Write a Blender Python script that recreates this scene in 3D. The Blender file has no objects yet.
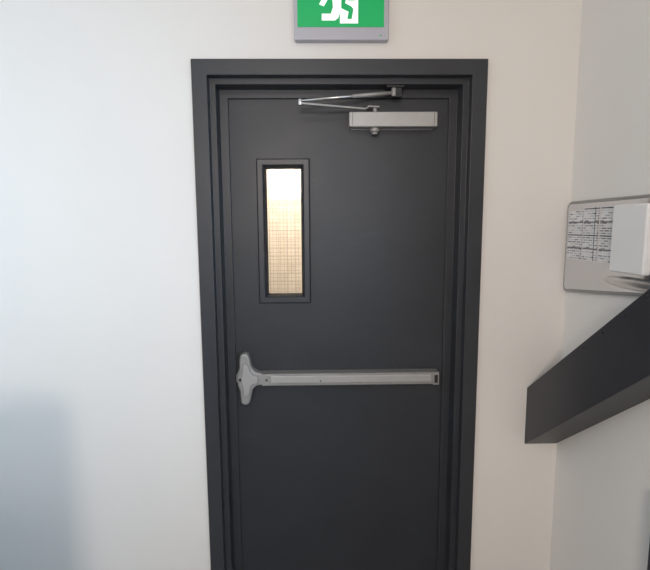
import bpy, bmesh, math
from mathutils import Vector, Matrix
scene=bpy.context.scene
scene.view_settings.view_transform='Standard'
scene.view_settings.look='None'

# ---------------- helpers ----------------
def new_mat(name,col,rough=.5,metal=0.0,noise=0.0,nscale=8,bump=0.0,bscale=200,rvar=0.0,emit=None,estr=0):
    m=bpy.data.materials.new(name); m.use_nodes=True
    nt=m.node_tree; b=nt.nodes['Principled BSDF']
    b.inputs['Base Color'].default_value=(*col,1)
    b.inputs['Roughness'].default_value=rough
    b.inputs['Metallic'].default_value=metal
    tc=nt.nodes.new('ShaderNodeTexCoord')
    if noise or rvar:
        n=nt.nodes.new('ShaderNodeTexNoise'); n.inputs['Scale'].default_value=nscale; n.inputs['Detail'].default_value=5
        nt.links.new(tc.outputs['Object'],n.inputs['Vector'])
        if noise:
            r=nt.nodes.new('ShaderNodeValToRGB')
            r.color_ramp.elements[0].position=.3; r.color_ramp.elements[1].position=.7
            r.color_ramp.elements[0].color=(*[c*(1-noise) for c in col],1)
            r.color_ramp.elements[1].color=(*[min(1,c*(1+noise)) for c in col],1)
            nt.links.new(n.outputs['Fac'],r.inputs['Fac']); nt.links.new(r.outputs['Color'],b.inputs['Base Color'])
        if rvar:
            mr=nt.nodes.new('ShaderNodeMapRange')
            mr.inputs['To Min'].default_value=rough-rvar; mr.inputs['To Max'].default_value=rough+rvar
            nt.links.new(n.outputs['Fac'],mr.inputs['Value']); nt.links.new(mr.outputs['Result'],b.inputs['Roughness'])
    if bump:
        n2=nt.nodes.new('ShaderNodeTexNoise'); n2.inputs['Scale'].default_value=bscale; n2.inputs['Detail'].default_value=3
        nt.links.new(tc.outputs['Object'],n2.inputs['Vector'])
        bp=nt.nodes.new('ShaderNodeBump'); bp.inputs['Strength'].default_value=bump; bp.inputs['Distance'].default_value=.002
        nt.links.new(n2.outputs['Fac'],bp.inputs['Height']); nt.links.new(bp.outputs['Normal'],b.inputs['Normal'])
    if emit:
        b.inputs['Emission Color'].default_value=(*emit,1); b.inputs['Emission Strength'].default_value=estr
    return m

def finish(name,bm,mat,parent=None,bevel=0,seg=2,smooth=False):
    bmesh.ops.recalc_face_normals(bm,faces=bm.faces)
    me=bpy.data.meshes.new(name); bm.to_mesh(me); bm.free()
    o=bpy.data.objects.new(name,me); scene.collection.objects.link(o)
    if mat: me.materials.append(mat)
    if smooth:
        for p in me.polygons: p.use_smooth=True
    if bevel:
        md=o.modifiers.new('b','BEVEL'); md.width=bevel; md.segments=seg; md.limit_method='ANGLE'; md.angle_limit=math.radians(30)
    if parent: o.parent=parent
    return o
def addbox(bm,a,b):
    xs=(a[0],b[0]);ys=(a[1],b[1]);zs=(a[2],b[2])
    v=[bm.verts.new((x,y,z)) for x in xs for y in ys for z in zs]
    for f in ((0,1,3,2),(4,6,7,5),(0,4,5,1),(2,3,7,6),(0,2,6,4),(1,5,7,3)):
        bm.faces.new([v[i] for i in f])
def box(name,a,b,mat,parent=None,bevel=0,seg=2):
    bm=bmesh.new(); addbox(bm,a,b); return finish(name,bm,mat,parent,bevel,seg)
def boxes(name,lst,mat,parent=None,bevel=0):
    bm=bmesh.new()
    for a,b in lst: addbox(bm,a,b)
    return finish(name,bm,mat,parent,bevel)
def addprism(bm,pts,d0,d1,fn):
    A=[bm.verts.new(fn(p,d0)) for p in pts]; B=[bm.verts.new(fn(p,d1)) for p in pts]
    n=len(pts)
    bm.faces.new(A); bm.faces.new(B[::-1])
    for i in range(n): bm.faces.new((A[i],A[(i+1)%n],B[(i+1)%n],B[i]))
def prism(name,pts,d0,d1,fn,mat,parent=None,bevel=0,seg=2):
    bm=bmesh.new(); addprism(bm,pts,d0,d1,fn); return finish(name,bm,mat,parent,bevel,seg)
XZ=lambda p,d:(p[0],d,p[1])
YZ=lambda p,d:(d,p[0],p[1])
def cyl(name,p0,p1,r0,r1,mat,parent=None,n=32,bevel=0):
    p0=Vector(p0);p1=Vector(p1);ax=(p1-p0).normalized()
    u=ax.orthogonal().normalized(); w=ax.cross(u)
    bm=bmesh.new()
    A=[];B=[]
    for i in range(n):
        t=2*math.pi*i/n; d=u*math.cos(t)+w*math.sin(t)
        A.append(bm.verts.new(p0+d*r0)); B.append(bm.verts.new(p1+d*r1))
    bm.faces.new(A); bm.faces.new(B[::-1])
    for i in range(n): bm.faces.new((A[i],A[(i+1)%n],B[(i+1)%n],B[i]))
    o=finish(name,bm,mat,parent,bevel)
    for p in o.data.polygons:
        if len(p.vertices)==4: p.use_smooth=True
    return o
def strip(name,p0,p1,w0,w1,th,mat,parent=None,bevel=.001):
    p0=Vector(p0);p1=Vector(p1);d=(p1-p0).normalized(); s=d.cross(Vector((0,0,1))).normalized(); up=s.cross(d)
    bm=bmesh.new(); vs=[]
    for p,w in((p0,w0),(p1,w1)):
        vs.append([bm.verts.new(p+s*a*w/2+up*b*th/2) for a,b in((-1,-1),(1,-1),(1,1),(-1,1))])
    bm.faces.new(vs[0]); bm.faces.new(vs[1][::-1])
    for i in range(4): bm.faces.new((vs[0][i],vs[0][(i+1)%4],vs[1][(i+1)%4],vs[1][i]))
    return finish(name,bm,mat,parent,bevel)
def empty(name,loc=(0,0,0)):
    e=bpy.data.objects.new(name,None); e.empty_display_size=.05; scene.collection.objects.link(e); return e
def rrect(x0,z0,x1,z1,r,n=6):
    pts=[]
    for cx,cz,a in((x1-r,z1-r,0),(x0+r,z1-r,90),(x0+r,z0+r,180),(x1-r,z0+r,270)):
        for i in range(n+1):
            t=math.radians(a+90*i/n); pts.append((cx+r*math.cos(t),cz+r*math.sin(t)))
    return pts

# ---------------- materials ----------------
M_wall=new_mat('wall_paint',(.79,.765,.735),.6,noise=.012,nscale=3,bump=.12,bscale=260)
M_ceil=new_mat('ceiling_paint',(.82,.81,.79),.8,noise=.01)
M_floor=new_mat('floor_vinyl',(.30,.29,.28),.45,noise=.1,nscale=30)
M_door=new_mat('door_paint',(.024,.028,.036),.45,noise=.10,nscale=5,bump=.10,bscale=350,rvar=.09)
def add_scuffs(m):
    nt=m.node_tree; b=nt.nodes['Principled BSDF']
    src=b.inputs['Base Color'].links[0].from_socket
    tc=nt.nodes.new('ShaderNodeTexCoord'); mp=nt.nodes.new('ShaderNodeMapping'); mp.inputs['Scale'].default_value=(1,1,1.6)
    n=nt.nodes.new('ShaderNodeTexNoise'); n.inputs['Scale'].default_value=6; n.inputs['Detail'].default_value=10; n.inputs['Roughness'].default_value=.75
    r=nt.nodes.new('ShaderNodeValToRGB'); r.color_ramp.elements[0].position=.58; r.color_ramp.elements[1].position=.82
    r.color_ramp.elements[0].color=(0,0,0,1); r.color_ramp.elements[1].color=(.22,.22,.22,1)
    mx=nt.nodes.new('ShaderNodeMixRGB'); mx.inputs[2].default_value=(.12,.12,.125,1)
    nt.links.new(tc.outputs['Object'],mp.inputs[0]); nt.links.new(mp.outputs[0],n.inputs['Vector']); nt.links.new(n.outputs['Fac'],r.inputs[0])
    nt.links.new(r.outputs[0],mx.inputs[0]); nt.links.new(src,mx.inputs[1]); nt.links.new(mx.outputs[0],b.inputs['Base Color'])
add_scuffs(M_door)
M_frame=new_mat('frame_paint',(.030,.033,.040),.40,noise=.05,nscale=6,bump=.06,bscale=300)
M_beam=new_mat('steel_paint',(.028,.029,.035),.42,noise=.08,nscale=10,bump=.05)
M_silver=new_mat('silver_paint',(.41,.405,.40),.5,metal=.45,noise=.03,nscale=40)
M_silver2=new_mat('silver_cast',(.33,.325,.32),.52,metal=.45,noise=.04,nscale=40)
M_steel=new_mat('bright_steel',(.62,.62,.63),.28,metal=1,noise=.03,nscale=60)
M_black=new_mat('black_plastic',(.012,.012,.014),.5,noise=.1)
M_green=new_mat('sign_green',(.0,.27,.08),.4,emit=(.0,.42,.11),estr=.42,noise=.01)
M_white=new_mat('sign_white',(.85,.88,.86),.4,emit=(.85,1,.92),estr=.45,noise=.01)
M_house=new_mat('sign_housing',(.47,.46,.52),.45,noise=.01)
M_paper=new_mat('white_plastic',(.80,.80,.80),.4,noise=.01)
M_gasket=new_mat('gasket_black',(.01,.01,.012),.6,noise=.1)
M_mirror=new_mat('mirror',(.66,.67,.70),.08,metal=1,noise=.01)
M_wire=new_mat('wire',(.18,.15,.11),.5,metal=.3,noise=.02)

def reflected_print_mat():  # print for the sheets that stand in for a mirror reflection
    m=bpy.data.materials.new('reflected_print'); m.use_nodes=True; nt=m.node_tree; b=nt.nodes['Principled BSDF']
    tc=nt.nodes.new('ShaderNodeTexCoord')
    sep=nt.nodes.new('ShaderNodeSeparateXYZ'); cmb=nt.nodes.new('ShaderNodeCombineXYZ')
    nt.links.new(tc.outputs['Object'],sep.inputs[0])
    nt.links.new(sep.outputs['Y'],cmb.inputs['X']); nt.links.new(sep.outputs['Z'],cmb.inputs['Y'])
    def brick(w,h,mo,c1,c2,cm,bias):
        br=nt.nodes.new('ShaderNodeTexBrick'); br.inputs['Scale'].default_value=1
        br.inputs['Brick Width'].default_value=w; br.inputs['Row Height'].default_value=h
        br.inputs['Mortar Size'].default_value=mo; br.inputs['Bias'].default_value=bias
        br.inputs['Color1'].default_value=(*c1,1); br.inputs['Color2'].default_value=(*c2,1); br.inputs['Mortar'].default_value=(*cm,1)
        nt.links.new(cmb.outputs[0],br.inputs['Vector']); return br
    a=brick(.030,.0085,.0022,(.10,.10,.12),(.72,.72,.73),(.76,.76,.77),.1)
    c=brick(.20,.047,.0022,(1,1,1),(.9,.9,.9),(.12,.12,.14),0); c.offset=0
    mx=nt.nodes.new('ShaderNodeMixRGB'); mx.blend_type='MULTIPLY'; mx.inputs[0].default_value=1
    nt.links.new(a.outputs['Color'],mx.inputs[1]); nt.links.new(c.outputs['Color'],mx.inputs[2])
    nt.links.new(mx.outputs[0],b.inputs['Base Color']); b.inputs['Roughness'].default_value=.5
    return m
M_reflected_print=reflected_print_mat()

def glass_mat():
    m=bpy.data.materials.new('pane_glass'); m.use_nodes=True; nt=m.node_tree
    nt.nodes.clear()
    o=nt.nodes.new('ShaderNodeOutputMaterial'); mx=nt.nodes.new('ShaderNodeMixShader')
    t=nt.nodes.new('ShaderNodeBsdfTransparent'); g=nt.nodes.new('ShaderNodeBsdfGlossy'); g.inputs['Roughness'].default_value=.03
    t.inputs['Color'].default_value=(.95,.97,.96,1)
    fr=nt.nodes.new('ShaderNodeFresnel'); fr.inputs['IOR'].default_value=1.45
    nt.links.new(fr.outputs[0],mx.inputs[0]); nt.links.new(t.outputs[0],mx.inputs[1]); nt.links.new(g.outputs[0],mx.inputs[2])
    nt.links.new(mx.outputs[0],o.inputs[0]); return m
M_glass=glass_mat()

def tan_mat():
    m=bpy.data.materials.new('tan_tile'); m.use_nodes=True; nt=m.node_tree; b=nt.nodes['Principled BSDF']
    tc=nt.nodes.new('ShaderNodeTexCoord'); sep=nt.nodes.new('ShaderNodeSeparateXYZ'); cmb=nt.nodes.new('ShaderNodeCombineXYZ')
    nt.links.new(tc.outputs['Object'],sep.inputs[0]); nt.links.new(sep.outputs['X'],cmb.inputs['X']); nt.links.new(sep.outputs['Z'],cmb.inputs['Y'])
    br=nt.nodes.new('ShaderNodeTexBrick'); br.inputs['Scale'].default_value=1; br.offset=0
    br.inputs['Brick Width'].default_value=.06; br.inputs['Row Height'].default_value=.06; br.inputs['Mortar Size'].default_value=.003
    br.inputs['Color1'].default_value=(.52,.41,.29,1); br.inputs['Color2'].default_value=(.46,.36,.25,1); br.inputs['Mortar'].default_value=(.38,.30,.22,1)
    nt.links.new(cmb.outputs[0],br.inputs['Vector']); nt.links.new(br.outputs['Color'],b.inputs['Base Color']); b.inputs['Roughness'].default_value=.8
    return m
M_tan=tan_mat()

# ---------------- room shell ----------------
XL,XR,ZT=-.487,.609,2.20
RW=.955
LW=-1.75; BK=-3.8; CH=2.95
hx0,hx1,hz=XL+.03,XR-.03,ZT-.03
boxes('wall_north',[((LW-.12,0,0),(hx0,.16,CH)),((hx1,0,0),(RW+.12,.16,CH)),((hx0,0,hz),(hx1,.16,CH))],M_wall)
box('wall_west',(LW-.12,BK,0),(LW,0,CH),M_wall)
wy0,wy1,wz0,wz1=-3.35,-2.05,.95,2.45
boxes('wall_east',[((RW,BK,0),(RW+.12,wy0,CH)),((RW,wy1,0),(RW+.12,0,CH)),((RW,wy0,0),(RW+.12,wy1,wz0)),((RW,wy0,wz1),(RW+.12,wy1,CH))],M_wall)
box('wall_south',(LW-.12,BK-.12,0),(RW+.12,BK,CH),M_wall)
box('floor',(LW-.12,BK-.12,-.1),(RW+.12,.16,0),M_floor)
box('ceiling',(LW-.12,BK-.12,CH),(RW+.12,.16,CH+.1),M_ceil)
w=empty('window_1')
t=.05; WX=RW+.12
boxes('window_frame',[((WX-.09,wy0,wz0),(WX-.03,wy0+t,wz1)),((WX-.09,wy1-t,wz0),(WX-.03,wy1,wz1)),
  ((WX-.09,wy0+t,wz0),(WX-.03,wy1-t,wz0+t)),((WX-.09,wy0+t,wz1-t),(WX-.03,wy1-t,wz1)),
  ((WX-.08,(wy0+wy1)/2-.02,wz0+t),(WX-.04,(wy0+wy1)/2+.02,wz1-t))],M_frame,w,.002)
box('window_glass',(WX-.062,wy0+t,wz0+t),(WX-.058,wy1-t,wz1-t),M_glass,w)
box('shadow_blocker',(LW,-1.0,0),(-.85,-.85,1.22),M_wall,None,.004)  # unseen low wall, added to shade the lower left of the north wall
box('wall_exterior',(-1.6,1.5,0),(1.6,1.6,3.0),M_tan)
box('ground',(-1.6,.16,-.1),(1.6,1.6,-.0),M_floor)

# ---------------- door frame ----------------
prof=[(0,-.015),(.057,-.015),(.057,.022),(.080,.022),(.080,.090),(.113,.090),(.113,.10),(.10,.10),(.10,.16),(.03,.16),(.03,0),(0,0)]
bm=bmesh.new(); rings=[]
for o,y in prof:
    rings.append([bm.verts.new(p) for p in((XL+o,y,0),(XL+o,y,ZT-o),(XR-o,y,ZT-o),(XR-o,y,0))])
n=len(prof)
for i in range(n):
    a,b=rings[i],rings[(i+1)%n]
    for k in range(3): bm.faces.new((a[k],a[k+1],b[k+1],b[k]))
bm.faces.new([r[0] for r in rings]); bm.faces.new([r[3] for r in rings])
finish('door_frame',bm,M_frame,None,.002,2)

# ---------------- door leaf ----------------
door=empty('door_1')
lx0,lx1,lz0,lz1=XL+.104,XR-.104,.008,ZT-.104
gx0,gx1,gz0,gz1=-.238,-.089,1.306,1.826
ly0,ly1=.102,.147
bm=bmesh.new()
def ringf(bm,outer,inner,y0,y1):
    ox0,oz0,ox1,oz1=outer; ix0,iz0,ix1,iz1=inner
    R=[]
    for y in(y0,y1):
        R.append(([bm.verts.new((x,y,z)) for x,z in((ox0,oz0),(ox1,oz0),(ox1,oz1),(ox0,oz1))],
                  [bm.verts.new((x,y,z)) for x,z in((ix0,iz0),(ix1,iz0),(ix1,iz1),(ix0,iz1))]))
    for k in range(4):
        j=(k+1)%4
        bm.faces.new((R[0][0][k],R[0][0][j],R[0][1][j],R[0][1][k]))
        bm.faces.new((R[1][0][k],R[1][0][j],R[1][1][j],R[1][1][k]))
        bm.faces.new((R[0][0][k],R[0][0][j],R[1][0][j],R[1][0][k]))
        bm.faces.new((R[0][1][k],R[0][1][j],R[1][1][j],R[1][1][k]))
ringf(bm,(lx0,lz0,lx1,lz1),(gx0,gz0,gx1,gz1),ly0,ly1)
finish('leaf',bm,M_door,door,.0015,2)
def bead(name,y_sign,ybase):
    pr=[(.034,0),(.034,-.007),(.030,-.014),(.010,-.014),(.004,-.006),(.0,.004),(.0,.010),(.003,.010),(.003,0)]
    bm=bmesh.new(); rg=[]
    for o,y in pr:
        rg.append([bm.verts.new((x,ybase+y_sign*y,z)) for x,z in((gx0-o+.002,gz0-o+.002),(gx1+o-.002,gz0-o+.002),(gx1+o-.002,gz1+o-.002),(gx0-o+.002,gz1+o-.002))])
    for i in range(len(pr)):
        a,b=rg[i],rg[(i+1)%len(pr)]
        for k in range(4): bm.faces.new((a[k],a[(k+1)%4],b[(k+1)%4],b[k]))
    finish(name,bm,M_frame,door,.001,2)
bead('window_bead_inside',1,ly0-.0005); bead('window_bead_outside',-1,ly1+.0005)
g=.003
bm=bmesh.new(); ringf(bm,(gx0+.002,gz0+.002,gx1-.002,gz1-.002),(gx0+.002+g,gz0+.002+g,gx1-.002-g,gz1-.002-g),.114,.136)
finish('glazing_gasket',bm,M_gasket,door)
box('window_glass_pane',(gx0+.005,.1225,gz0+.005),(gx1-.005,.1285,gz1-.005),M_glass,door)
L=[]; p=.0150; r=.00055
x=gx0+.011
while x<gx1-.008: L.append(((x-r,.125-r,gz0+.008),(x+r,.125+r,gz1-.008))); x+=p
z=gz0+.012
while z<gz1-.01: L.append(((gx0+.008,.125-r,z-r),(gx1-.008,.125+r,z+r))); z+=p
boxes('glass_wire_mesh',L,M_wire,door)
# ---------------- door closer ----------------
cl=empty('door_closer')
cx0,cx1,cz0,cz1=.098,.440,1.970,2.026
prism('closer_body',rrect(cx0,cz0,cx1,cz1,.005),.044,.094,XZ,M_silver,cl,.003,3)
box('mounting_plate',(cx0+.01,.094,cz0-.003),(cx1-.01,.1015,cz1+.003),M_silver2,cl,.001)
boxes('end_cap_lines',[((cx0+.012,.0432,cz0+.004),(cx0+.0135,.0441,cz1-.004)),((cx1-.0135,.0432,cz0+.004),(cx1-.012,.0441,cz1-.004))],M_black,cl)
px,py=.200,.070
cyl('spindle_cap_lower',(px,py,cz0),(px,py,cz0-.016),.019,.019,M_silver2,cl,bevel=.002)
cyl('spindle_cap_tip',(px,py,cz0-.016),(px,py,cz0-.026),.014,.012,M_silver2,cl,bevel=.002)
cyl('spindle_upper',(px,py,cz1),(px,py,cz1+.022),.010,.009,M_silver2,cl,bevel=.001)
el=(-.088,-.020,2.040)
strip('crank_arm_near',(px+.014,py,cz1+.022),(px-.030,py-.010,cz1+.022),.024,.020,.006,M_silver,cl)
strip('crank_arm_drop',(px-.026,py-.009,cz1+.022),(px-.045,py-.016,cz1+.010),.020,.018,.006,M_silver,cl)
strip('crank_arm',(px-.041,py-.015,cz1+.011),(el[0],el[1],2.040),.022,.018,.007,M_silver,cl)
cyl('elbow_joint',(el[0],el[1],2.034),(el[0],el[1],2.056),.009,.009,M_steel,cl,bevel=.001)
br=(.268,.036,2.094)
mid=Vector((el[0],el[1],2.050)).lerp(Vector(br),.55)
cyl('forearm_rod',(el[0],el[1],2.050),br,.0048,.0048,M_steel,cl,16)
cyl('forearm_sleeve',mid,br,.0070,.0070,M_silver,cl,16)
cyl('shoe_pivot',(br[0],br[1],2.080),(br[0],br[1],2.110),.010,.010,M_silver2,cl,bevel=.001)
box('shoe_bracket',(br[0]-.03,.026,2.1105),(br[0]+.04,.072,2.1195),M_black,cl,.002)
box('shoe_tongue',(br[0]-.006,.028,2.076),(br[0]+.030,.054,2.1105),M_black,cl,.002)

# ---------------- panic bar ----------------
pb=empty('panic_bar')
bz=.960
prof2=[(.1015,-.026),(.054,-.026),(.050,-.023),(.050,.023),(.054,.026),(.1015,.026)]
YZp=lambda p,d:(d,p[0],p[1]+bz)
prism('rail_channel',prof2,-.262,.468,YZp,M_silver2,pb,.001)
prof3=[(.062,-.011),(.043,-.013),(.041,-.010),(.041,.017),(.044,.0205),(.062,.0205)]
prism('touch_pad',prof3,-.225,.436,YZp,M_silver,pb,.0012)
box('rail_end_cap',(.446,.045,bz-.0275),(.472,.1015,bz+.0275),M_silver2,pb,.003,3)
box('end_cap_insert',(.452,.0442,bz-.018),(.466,.0455,bz+.016),M_black,pb,.0005)
cyl('rail_screw',(-.02,.0415,bz-.003),(-.02,.0400,bz-.003),.003,.003,M_black,pb,12)
cyl('dogging_keyhole',(-.243,.0510,bz),(-.243,.0485,bz),.0045,.0045,M_black,pb,12)
def smooth_outline(pts,n=6):
    out=[];N=len(pts)
    for i in range(N):
        p0,p1,p2,p3=[Vector(pts[(i+k-1)%N]) for k in range(4)]
        for j in range(n):
            t=j/n
            q=.5*((2*p1)+(-p0+p2)*t+(2*p0-5*p1+4*p2-p3)*t*t+(-p0+3*p1-3*p2+p3)*t**3)
            out.append((q.x,q.y))
    return out
hp=[(-.350,.858),(-.332,.850),(-.316,.860),(-.310,.885),(-.302,.915),(-.284,.932),(-.256,.938),(-.250,.960),(-.256,.984),(-.284,.992),
    (-.302,1.010),(-.310,1.040),(-.316,1.062),(-.332,1.071),(-.350,1.064),(-.355,1.040),(-.356,1.010),(-.364,.985),(-.366,.960),(-.364,.936),(-.356,.912),(-.354,.885)]
prism('head_cover',smooth_outline(hp,4),.056,.1015,XZ,M_silver2,pb,.009,4)
hp2=[(-.320+ (x+.320)*.60,.960+(z-.960)*.62) for x,z in hp]
prism('head_cover_boss',smooth_outline(hp2,4),.048,.058,XZ,M_silver,pb,.005,4)
box('latch_bolt',(-.3715,.075,.945),(-.3655,.098,.977),M_steel,pb,.001)
cyl('lock_cylinder',(-.352,.066,.960),(-.352,.0545,.960),.006,.006,M_black,pb,16)

# ---------------- exit sign ----------------
es=empty('exit_sign')
sx0,sx1,sz0,sz1=-.107,.236,2.258,2.480
prism('sign_housing',rrect(sx0,sz0,sx1,sz1,.008),-.032,-.0,XZ,M_house,es,.004,3)
gxa,gxb,gza,gzb=sx0+.013,sx1-.018,2.302,2.467
box('green_panel',(gxa,-.0345,gza),(gxb,-.0322,gzb),M_green,es,.0008)
def S(pts): return [(gxa+(gxb-gxa)*u,gza+(gzb-gza)*v) for u,v in pts]
yw0,yw1=-.0352,-.0346
prism('doorway_symbol',S([(.49,.07),(.70,.07),(.70,.94),(.40,.94),(.40,.82),(.49,.82)]),yw1,yw0,XZ,M_white,es)
prism('figure_back_leg',S([(.50,.62),(.50,.34),(.47,.18),(.43,.13),(.28,.13),(.28,.27),(.385,.27),(.41,.40),(.40,.62)]),yw1,yw0,XZ,M_white,es)
prism('figure_arm',S([(.25,.46),(.31,.66),(.35,.76),(.50,.76),(.50,.58),(.41,.58),(.41,.63),(.375,.63),(.305,.42)]),yw1,yw0,XZ,M_white,es)
yg0,yg1=-.0358,-.0353
prism('figure_torso',S([(.505,.74),(.56,.74),(.60,.62),(.66,.62),(.66,.54),(.585,.54),(.56,.58),(.55,.48),(.62,.42),(.645,.36),(.625,.16),(.575,.16),(.59,.31),(.505,.38)]),yg1,yg0,XZ,M_green,es)
hd=[(.55+.030*math.cos(t*math.pi/10),.85+.055*math.sin(t*math.pi/10)) for t in range(20)]
prism('figure_head',S(hd),yg1,yg0,XZ,M_green,es)
cyl('test_led',(sx1-.03,-.0315,sz0+.016),(sx1-.03,-.0335,sz0+.016),.003,.003,M_green,es,12)

# ---------------- stair stringer ----------------
st=empty('stair_stringer')
sl=.757; bx0=.818; run=1.75
zb,zt2=.692,.934
prism('stringer_beam',[(-.001,zb),(-.001,zt2),(-run,zt2+run*sl),(-run,zb+run*sl)],bx0,RW-.001,YZ,M_beam,st,.004,3)
for k in range(14):
    yy=-.38-.09*k
    cyl('bolt_%d'%(k+1),(bx0,yy,zt2-.022-yy*sl),(bx0-.004,yy,zt2-.022-yy*sl),.0045,.004,M_beam,st,10)
box('stair_post',(RW-.050,-.668,0),(RW-.001,-.613,.84),M_beam,None,.003)

# ---------------- wall mirror ----------------
mr=empty('wall_mirror')
def outline(ins,n=8):
    s0,s1=.004+ins,.60-ins; zt=1.677-ins
    zbot=lambda s:1.330+ins+.045*(min(1,max(0,(s-.012)/.45))**1.1)
    r=.025-ins*.6
    pts=[]
    for a in range(n+1):
        t=math.radians(90+90*a/n); pts.append((s0+r+r*math.cos(t),zt-r+r*math.sin(t)))
    for a in range(n+1):
        t=math.radians(180+90*a/n); pts.append((s0+r+r*math.cos(t),zbot(s0)+r+r*math.sin(t)))
    for k in range(1,10):
        s=s0+r+(s1-s0-2*r)*k/10; pts.append((s,zbot(s)))
    for a in range(n+1):
        t=math.radians(270+90*a/n); pts.append((s1-r+r*math.cos(t),zbot(s1)+r+r*math.sin(t)))
    for a in range(n+1):
        t=math.radians(90*a/n); pts.append((s1-r+r*math.cos(t),zt-r+r*math.sin(t)))
    return [(-s,z) for s,z in pts]
prism('mirror_frame',outline(0),RW-.001,RW-.014,YZ,M_silver2,mr,.004,3)
prism('mirror_face',outline(.011),RW-.014,RW-.017,YZ,M_mirror,mr,.0015,2)
boxes('reflected_sheets',[((RW-.0195,-.118,1.462),(RW-.0175,-.030,1.640)),((RW-.0195,-.215,1.462),(RW-.0175,-.132,1.650)),((RW-.0195,-.300,1.462),(RW-.0175,-.232,1.650))],M_reflected_print,mr)  # papers in the mirror image, modelled as solid sheets on the plate
box('reflected_box',(RW-.042,-.490,1.440),(RW-.0175,-.330,1.650),M_paper,mr,.006,3)  # white box of the mirror image, modelled as a solid block
bm=bmesh.new()
bmesh.ops.create_uvsphere(bm,u_segments=32,v_segments=16,radius=1)
for v in bm.verts:
    v.co=Vector((RW-.018-(max(0,-v.co.x))*.018, -.42+v.co.y*.15, 1.408+v.co.z*.020))
finish('mirror_bulge',bm,M_steel,mr,smooth=True)  # silver curve low in the mirror, shaped as an added bulge

# ---------------- ceiling luminaire ----------------
M_lamp=new_mat('lamp_diffuser',(.9,.9,.88),.5,emit=(1,.93,.84),estr=3)
cf=empty('ceiling_light')
box('lamp_tray',(-.75,-3.1,CH-.05),(-.05,-2.4,CH-.001),M_house,cf,.004)
box('lamp_diffuser',(-.72,-3.07,CH-.058),(-.08,-2.43,CH-.05),M_lamp,cf)

# ---------------- lights ----------------
def area(name,loc,target,sx,sy,power,col,spread=180):
    l=bpy.data.lights.new(name,'AREA'); l.shape='RECTANGLE'; l.size=sx; l.size_y=sy; l.energy=power; l.color=col; l.spread=math.radians(spread)
    o=bpy.data.objects.new(name,l); scene.collection.objects.link(o); o.location=loc
    o.rotation_euler=(Vector(target)-Vector(loc)).to_track_quat('-Z','Y').to_euler(); return o
area('stairwell_light',(-.35,-3.3,2.1),(0.35,0,1.3),.40,.40,30,(1,.86,.76))
area('window_daylight',(WX+.02,(wy0+wy1)/2,1.7),(-1.75,-.1,1.35),.9,1.2,36,(.48,.74,1),75)
area('ceiling_lamp_light',(-.40,-2.75,CH-.07),(-.40,-2.75,0),.6,.6,12,(1,.93,.87))
area('outdoor_light',(-.1,1.0,2.55),(-.1,1.5,1.9),1.2,.4,82,(1,.93,.92))
wd=bpy.data.worlds.new('world'); scene.world=wd; wd.use_nodes=True
wd.node_tree.nodes['Background'].inputs[0].default_value=(.75,.87,1,1); wd.node_tree.nodes['Background'].inputs[1].default_value=.7

# ---------------- camera ----------------
cam=bpy.data.cameras.new('camera'); co=bpy.data.objects.new('camera',cam); scene.collection.objects.link(co); scene.camera=co
cam.sensor_width=36; cam.lens=470/650*36; cam.clip_start=.02
p=math.radians(7.15); yaw=math.radians(1.0); roll=.0061
F=Vector((math.sin(yaw)*math.cos(p),math.cos(yaw)*math.cos(p),-math.sin(p)))
R=Vector((math.cos(yaw),-math.sin(yaw),0)); U=R.cross(F)
U2=U*math.cos(roll)+R*math.sin(roll); R2=R*math.cos(roll)-U*math.sin(roll)
m=Matrix((R2,U2,-F)).transposed().to_4x4(); m.translation=Vector((-.032,-1.83,1.59)); co.matrix_world=m
